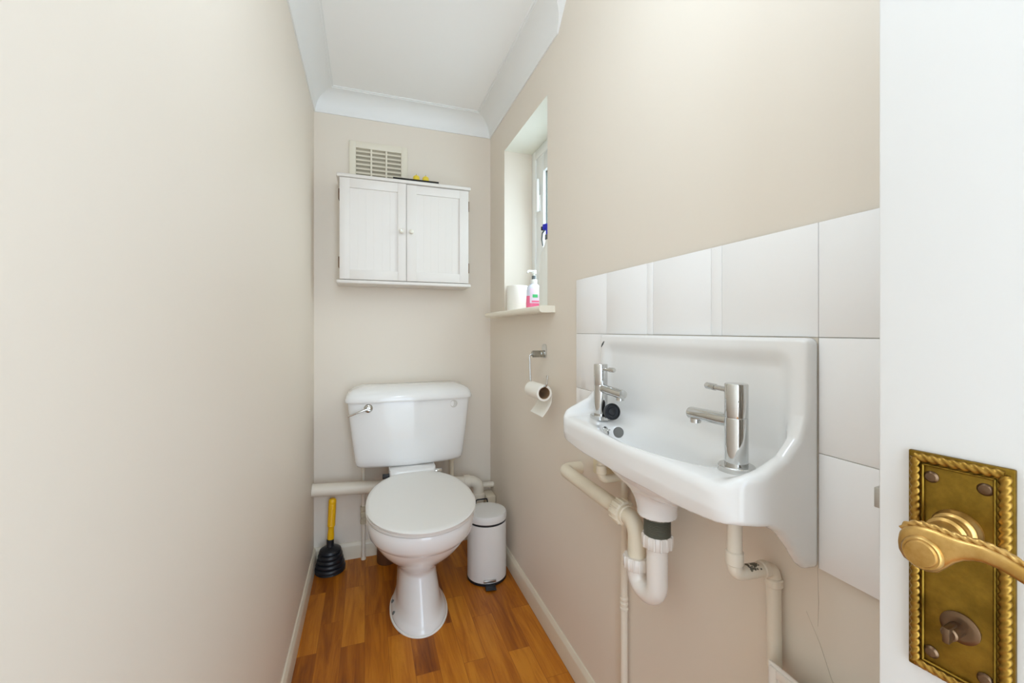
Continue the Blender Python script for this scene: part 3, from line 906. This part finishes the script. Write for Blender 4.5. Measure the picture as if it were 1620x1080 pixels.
box(bm, .579, XR - .0130, .190, .193, .002, .582); box(bm, .579, XR - .0130, .466, .469, .002, .560)
tag(obj('pipe_cover', bm, M['pvc'], origin=(.6, .33, 0)), 'white panelled pipe cover box low on the right wall near the door', 'cover box')
bm = BM(); box(bm, .592, XR - .0005, .952, 1.022, .690, .742, .003)
tag(obj('wall_block', bm, M['boxcream'], origin=(.605, .99, .69)), 'small cream block on the wall under the far end of the basin', 'block')

# ================================================================== TOILET ROLL HOLDER + ROLL
hd = thing('toilet_roll_holder', 'chrome open arm toilet roll holder on the right wall', 'toilet roll holder', (XR, 1.41, 1.0))
bm = BM()
def capsule(bm, c, ax0, hw, hh, th, n=28):
    rings = []
    for s, q in ((0, 0), (th * .7, 0), (th, .0015)):
        rings.append([(c[0] - s, c[1] + (hw - q) * math.copysign(abs(cos(t)) ** .6, cos(t)), c[2] + (hh - q) * math.copysign(abs(sin(t)) ** .6, sin(t))) for t in [2 * pi * k / n for k in range(n)]])
    loft(bm, rings); bmesh.ops.recalc_face_normals(bm, faces=bm.faces)
capsule(bm, (XR, 1.410, 1.008), None, .017, .026, .006)
obj('back_plate', bm, M['chrome'], hd)
bm = BM()
lathe(bm, [(.0125, .006), (.0125, .018), (.0115, .020), (.0125, .022), (.0125, .048), (.010, .051)], (XR, 1.410, .998), axis=(-1, 0, 0), n=30)
obj('post', bm, mat('satin_chrome', (168, 167, 160), .25, metal=1.0), hd)
bm = BM()
sweep(bm, round_path([(XR - .045, 1.41, .998), (.556, 1.41, .996), (.560, 1.41, .896), (.560, 1.268, .896), (.563, 1.265, .934)], [.012, .012, .012], 8), .0034, 12)
obj('arm', bm, M['chrome'], hd)
RX, RZ, RR = .560, .8734, .0275
roll = thing('toilet_roll', 'nearly used white toilet roll hanging on the chrome holder', 'toilet roll', (RX, 1.34, RZ - RR))
bm = BM(); Y0, Y1 = 1.285, 1.398
lathe(bm, [(.0204, Y0), (RR - .001, Y0), (RR, Y0 + .001), (RR, Y1 - .001), (RR - .001, Y1), (.0204, Y1), (.0204, Y0)], (RX, 0, RZ), axis=(0, 1, 0), n=48, cap0=False, cap1=False)
obj('paper', bm, M['paper'], roll)
bm = BM(); lathe(bm, [(.0191, Y0 + .0003), (.0203, Y0 + .0003), (.0203, Y1 - .0003), (.0191, Y1 - .0003), (.0191, Y0 + .0003)], (RX, 0, RZ), axis=(0, 1, 0), n=48, cap0=False, cap1=False)
obj('core', bm, M['card'], roll)
bm = BM()
pp = []
for k in range(15):
    t = k / 14
    pp.append((RX + RR + .0006 - .004 * t - .030 * max(0, t - .35) ** 1.6 * 2.0, RZ - .080 * t))
rg = []
for (x, z) in pp: rg.append([(x, Y0 + .001, z), (x, Y1 - .001, z), (x + .0006, Y1 - .001, z), (x + .0006, Y0 + .001, z)])
loft(bm, rg); bmesh.ops.recalc_face_normals(bm, faces=bm.faces)
obj('loose_sheet', bm, M['paper'], roll)

# ================================================================== THINGS ON THE SILL
rs_ = thing('toilet_roll', 'full white toilet roll standing on the window sill', 'toilet roll', (.662, 1.832, SZ))
bm = BM(); lathe(bm, [(.021, 0), (.048, 0), (.0495, .002), (.0495, .118), (.048, .120), (.021, .120), (.021, 0)], (.662, 1.832, SZ + .0003), n=48, cap0=False, cap1=False)
obj('paper', bm, M['paper'], rs_)
bm = BM(); lathe(bm, [(.0198, .0005), (.0209, .0005), (.0209, .1195), (.0198, .1195), (.0198, .0005)], (.662, 1.832, SZ + .0003), n=40, cap0=False, cap1=False)
obj('core', bm, M['card'], rs_)

so = thing('soap_bottle', 'pink hand soap bottle with white pump on the window sill', 'soap bottle', (.683, 1.68, SZ))
def oval(cx, cy, z, a, b, n=40, p=.8): return [(cx + a * math.copysign(abs(cos(t)) ** p, cos(t)), cy + b * math.copysign(abs(sin(t)) ** p, sin(t)), z) for t in [2 * pi * k / n for k in range(n)]]
c = (.683, 1.68)
bm = BM()
loft(bm, [oval(*c, SZ + z, a, b) for z, a, b in ((.0003, .030, .020), (.003, .034, .0235), (.03, .034, .024), (.062, .0325, .0225))])
obj('liquid', bm, M['pink'], so)
bm = BM()
loft(bm, [oval(*c, SZ + z, a, b) for z, a, b in ((.062, .0326, .0226), (.085, .0315, .0215), (.102, .029, .019), (.110, .021, .015), (.114, .014, .013), (.118, .013, .013))])
obj('upper_bottle', bm, M['clearp'], so)
bm = BM()
fn = lambda a, b, z: (c[0] + .0352 * math.copysign(abs(cos(a)) ** .8, cos(a)) * b, c[1] + .0248 * math.copysign(abs(sin(a)) ** .8, sin(a)) * b, SZ + z)
ang = [pi + .45 + 1.5 * k / 14 for k in range(15)]
for (z0, z1, a0, a1, mt, off) in ((.030, .094, 3, 15, 0, 1.0), (.054, .068, 7, 13, 1, 1.015), (.034, .041, 6, 15, 2, 1.012)):
    rows = []
    for s in range(9):
        z = z0 + (z1 - z0) * s / 8
        sc = np.interp(z, [.0, .062, .085, .102], [1, .965, .935, .87]) * off
        rows.append([fn(a, sc, z) for a in ang[a0:a1]])
    loft(bm, rows, False, False, closed=False, mi=mt)
o = obj('label', bm, [M['labelw'], M['green'], M['pink']], so)
bm = BM()
lathe(bm, [(.0135, .114), (.0145, .116), (.0145, .132), (.012, .134)], (*c, SZ), n=24)
lathe(bm, [(.0045, .150), (.0045, .158), (.011, .160), (.011, .172), (.009, .174)], (*c, SZ), n=24)
sweep(bm, round_path([(c[0], c[1], SZ + .170), (c[0] - .030, c[1] - .012, SZ + .169), (c[0] - .036, c[1] - .014, SZ + .160)], .005, 5), .0042, 12)
obj('pump', bm, M['bottle'], so)
bm = BM(); lathe(bm, [(.009, .134), (.009, .150), (.0045, .151)], (*c, SZ), n=20)
obj('pump_collar', bm, M['greyp'], so)

sb = thing('spray_bottle', 'tall white spray bottle with blue trigger head at the near end of the window sill', 'spray bottle', (.700, 1.560, SZ))
c = (.700, 1.556)
bm = BM()
loft(bm, [oval(*c, SZ + z, a, b) for z, a, b in ((.0003, .034, .040), (.004, .038, .044), (.12, .038, .044), (.19, .037, .043), (.225, .030, .034), (.255, .021, .021), (.275, .0155, .0155), (.285, .015, .015))])
obj('bottle_body', bm, M['bottle'], sb)
bm = BM()
lathe(bm, [(.016, .282), (.0175, .284), (.0175, .302), (.014, .304)], (*c, SZ), n=24)
obj('neck_collar', bm, M['greyp'], sb)
bm = BM()
hx = lambda a, b, z: Vector((c[0], c[1], SZ)) + Vector((-.45, .9, 0)).normalized() * a + Vector((.9, .45, 0)).normalized() * b + Vector((0, 0, z))
boxf(bm, hx, -.030, .030, -.011, .011, .325, .350, .006, 3)
boxf(bm, hx, -.014, .012, -.010, .010, .300, .328, .004, 2)
obj('spray_head', bm, M['blue'], sb)
bm = BM()
sweep(bm, [hx(.022, 0, .328), hx(.036, 0, .315), hx(.040, 0, .290), hx(.034, 0, .262)], [.004, .0035, .003, .0025], 10)
obj('trigger', bm, M['greyp'], sb)
bm = BM(); boxf(bm, hx, .028, .040, -.006, .006, .326, .342, .002)
obj('nozzle', bm, M['rubber'], sb)

# ================================================================== DOOR
E0 = Vector((.3935, .2235, 0)); DD = Vector((-.1045, .99452, 0)).normalized(); DN = Vector((-DD.y, DD.x, 0))
dp = lambda t, o, z: E0 - DD * t + DN * o + Vector((0, 0, z))
bm = BM(); boxf(bm, dp, 0, .700, -.040, 0, .006, 1.985, .0022, 2)
door_o = obj('door_1', bm, M['door'], origin=dp(.35, -.02, 0))
tag(door_o, 'white gloss door standing open at the right edge with a brass handle', 'door', kind='structure')
bm = BM()
boxf(bm, dp, .0203, .0747, 0.0, .0035, .830, .993, .001, 2)
boxf(bm, dp, .0285, .0300, .0030, .0056, .838, .985, .0006, 1); boxf(bm, dp, .0650, .0665, .0030, .0056, .838, .985, .0006, 1)
boxf(bm, dp, .0285, .0665, .0030, .0056, .9835, .985, .0006, 1); boxf(bm, dp, .0285, .0665, .0030, .0056, .838, .8395, .0006, 1)
plate = obj('handle_plate', bm, M['brass_dull'], door_o, autosmooth=30, label='tarnished brass back plate with rope border')
def rope(bm, path, r, pitch, amp=.20, n=14, strands=3, step=.0009):
    P = [Vector(p) for p in path]; out = []; dist = [0]
    for i in range(len(P) - 1):
        L = (P[i + 1] - P[i]).length; m = max(1, int(L / step))
        for k in range(m): out.append(P[i].lerp(P[i + 1], k / m))
    out.append(P[-1])
    for i in range(1, len(out)): dist.append(dist[-1] + (out[i] - out[i - 1]).length)
    sweep(bm, out, r, n, True, prof=lambda i, ph: r * (1 + amp * cos(strands * ph - 2 * pi * dist[i] / pitch)))
bm = BM()
rc = .0247; rp = .0703; zb_, zt_ = .8344, .9886
for a, b in (((rc, zb_), (rc, zt_)), ((rp, zb_), (rp, zt_)), ((rc, zt_), (rp, zt_)), ((rc, zb_), (rp, zb_))):
    rope(bm, [dp(a[0], .0036, a[1]), dp(b[0], .0036, b[1])], .0030, .0054, amp=.17)
obj('rope_border', bm, M['brass'], plate, autosmooth=60)
bm = BM(); TC = .0475
lathe(bm, [(.0135, .0033), (.0135, .0065), (.0122, .008), (.0122, .0105), (.0105, .0115), (.0098, .014), (.0112, .018), (.0112, .0215), (.0095, .023), (.0090, .036)], dp(TC, 0, .943), axis=DN, n=40)
# lever: hub and arm
HZ = .9385
cross = []
ts = [-.0145, -.0138, -.0115, -.006, 0, .005, .009, .013, .017, .022, .026, .033, .042, .055, .070, .080, .086, .090]
hz = [.0030, .0075, .0112, .0142, .0150, .0140, .0112, .0084, .0066, .0056, .0052, .0050, .0050, .0056, .0062, .0062, .0046, .002]
zo = [0, 0, 0, 0, 0, .0010, .0032, .0056, .0074, .0088, .0093, .0084, .0048, -.0010, -.0056, -.0068, -.0066, -.0062]
for t, h, z in zip(ts, hz, zo):
    ring = []
    for k in range(28):
        a = 2 * pi * k / 28
        ring.append(dp(TC + t, .0455 + .0068 * math.copysign(abs(cos(a)) ** .7, cos(a)) * min(1, .55 + h * 40), HZ + z + h * math.copysign(abs(sin(a)) ** .8, sin(a))))
    cross.append(ring)
loft(bm, cross)
lathe(bm, [(.0108, .050), (.0108, .0530), (.0096, .0545), (.0085, .0545), (.0078, .0560), (.002, .0565)], dp(TC - .001, 0, HZ - .0015), axis=DN, n=32)
bmesh.ops.recalc_face_normals(bm, faces=bm.faces)
lever = obj('lever_handle', bm, M['brass_lever'], plate, autosmooth=45, label='bright worn brass lever')
bm = BM()
top = [dp(TC + t, .0455, HZ + z + h + .0004) for t, h, z in list(zip(ts, hz, zo))[1:-1]]
rope(bm, top, .0020, .0052, amp=.18, step=.0008)
ro = obj('rope_trim', bm, M['brass_lever'], plate, autosmooth=60)
bm = BM()
lathe(bm, [(.0105, .0034), (.0105, .0048), (.0085, .006), (.0070, .0062)], dp(.0490, 0, .8745), axis=DN, n=30)
lathe(bm, [(.0046, .005), (.0046, .018), (.0036, .019)], dp(.0480, 0, .8738), axis=DN, n=24)
boxf(bm, dp, .0460, .0500, .010, .0235, .8685, .8795, .0012)
obj('turn_snib', bm, M['bronze'], plate, label='dark bronze thumb turn')
for (t, z) in ((.0338, .976), (.0612, .976), (.0338, .847), (.0612, .847)):
    bm = BM(); lathe(bm, [(.0042, .0032), (.0042, .0042), (.0030, .0056), (.001, .0060)], dp(t, 0, z), axis=DN, n=20)
    obj('plate_screw', bm, M['bronze'], plate)
bm = BM(); boxf(bm, dp, -.0045, .004, -.012, -.003, .938, .9545, .0008); boxf(bm, dp, .0002, .003, -.016, -.001, .90, .985, .0004)
obj('latch_bolt', bm, M['steel'], door_o)

# ================================================================== ADDED CEILING LIGHT (unseen fitting, put in to brighten the room)
cl = thing('added_ceiling_lamp', 'added unseen ceiling lamp that brightens the small room', 'lamp', (.14, .52, ZC))
bm = BM(); lathe(bm, [(.055, 0), (.055, -.015), (.02, -.022), (.006, -.024), (.006, -.14), (.03, -.144), (.03, -.185)], (.14, .52, ZC), n=32)
obj('added_lamp_holder', bm, M['lampw'], cl)

# ================================================================== LIGHT
W = bpy.data.worlds.new('World'); SC.world = W; W.use_nodes = True
bg = W.node_tree.nodes['Background']; bg.inputs['Color'].default_value = (0.72, 0.865, 1.02, 1); bg.inputs['Strength'].default_value = 5.1
def area(name, loc, target, sx, sy, power, color=(1, 1, 1), portal=False, spread=180):
    l = bpy.data.lights.new(name, 'AREA'); l.shape = 'RECTANGLE'; l.size = sx; l.size_y = sy; l.energy = power; l.color = color
    l.spread = radians(spread)
    l.cycles.is_portal = portal
    o = bpy.data.objects.new(name, l); COL.objects.link(o); o.location = loc
    o.rotation_euler = (Vector(target) - Vector(loc)).to_track_quat('-Z', 'Y').to_euler()
    return o
pl_ = bpy.data.lights.new('added_lamp_light', 'POINT'); pl_.energy = 5.9; pl_.color = (.745, .895, 1.05); pl_.shadow_soft_size = .10  # added point light lifting ceiling and walls, its lamp is invented
po = bpy.data.objects.new('added_lamp_light', pl_); COL.objects.link(po); po.location = (.14, .52, ZC - .27)
area('doorway_portal', ((DX0 + DX1) / 2, YF - .05, DZ / 2), ((DX0 + DX1) / 2, 1, DZ / 2), DX1 - DX0, DZ, 1, portal=True)
area('window_daylight', (1.55, 1.66, 2.05), (.3, 1.62, 1.2), 1.2, 1.2, 34, (.88, .95, 1))
area('window_portal', (.80, (WY0 + WY1) / 2, (WZ0 + WZ1) / 2), (0, (WY0 + WY1) / 2, (WZ0 + WZ1) / 2), WY1 - WY0, WZ1 - WZ0, 1, portal=True)

# ================================================================== CAMERA
cam = bpy.data.cameras.new('Camera'); co = bpy.data.objects.new('Camera', cam); COL.objects.link(co)
co.location = (0, 0, EYE); co.rotation_euler = (pi / 2, 0, -.3338)
cam.sensor_width = 36; cam.lens = 660.15 / 1620 * 36; cam.shift_y = -17.7 / 1620; cam.clip_start = .02
SC.camera = co
SC.view_settings.view_transform = 'Standard'; SC.view_settings.look = 'None'; SC.view_settings.gamma = 1
SC.view_settings.exposure = 0.11
SC.cycles.use_denoising = True
SC.cycles.max_bounces = 16; SC.cycles.diffuse_bounces = 10
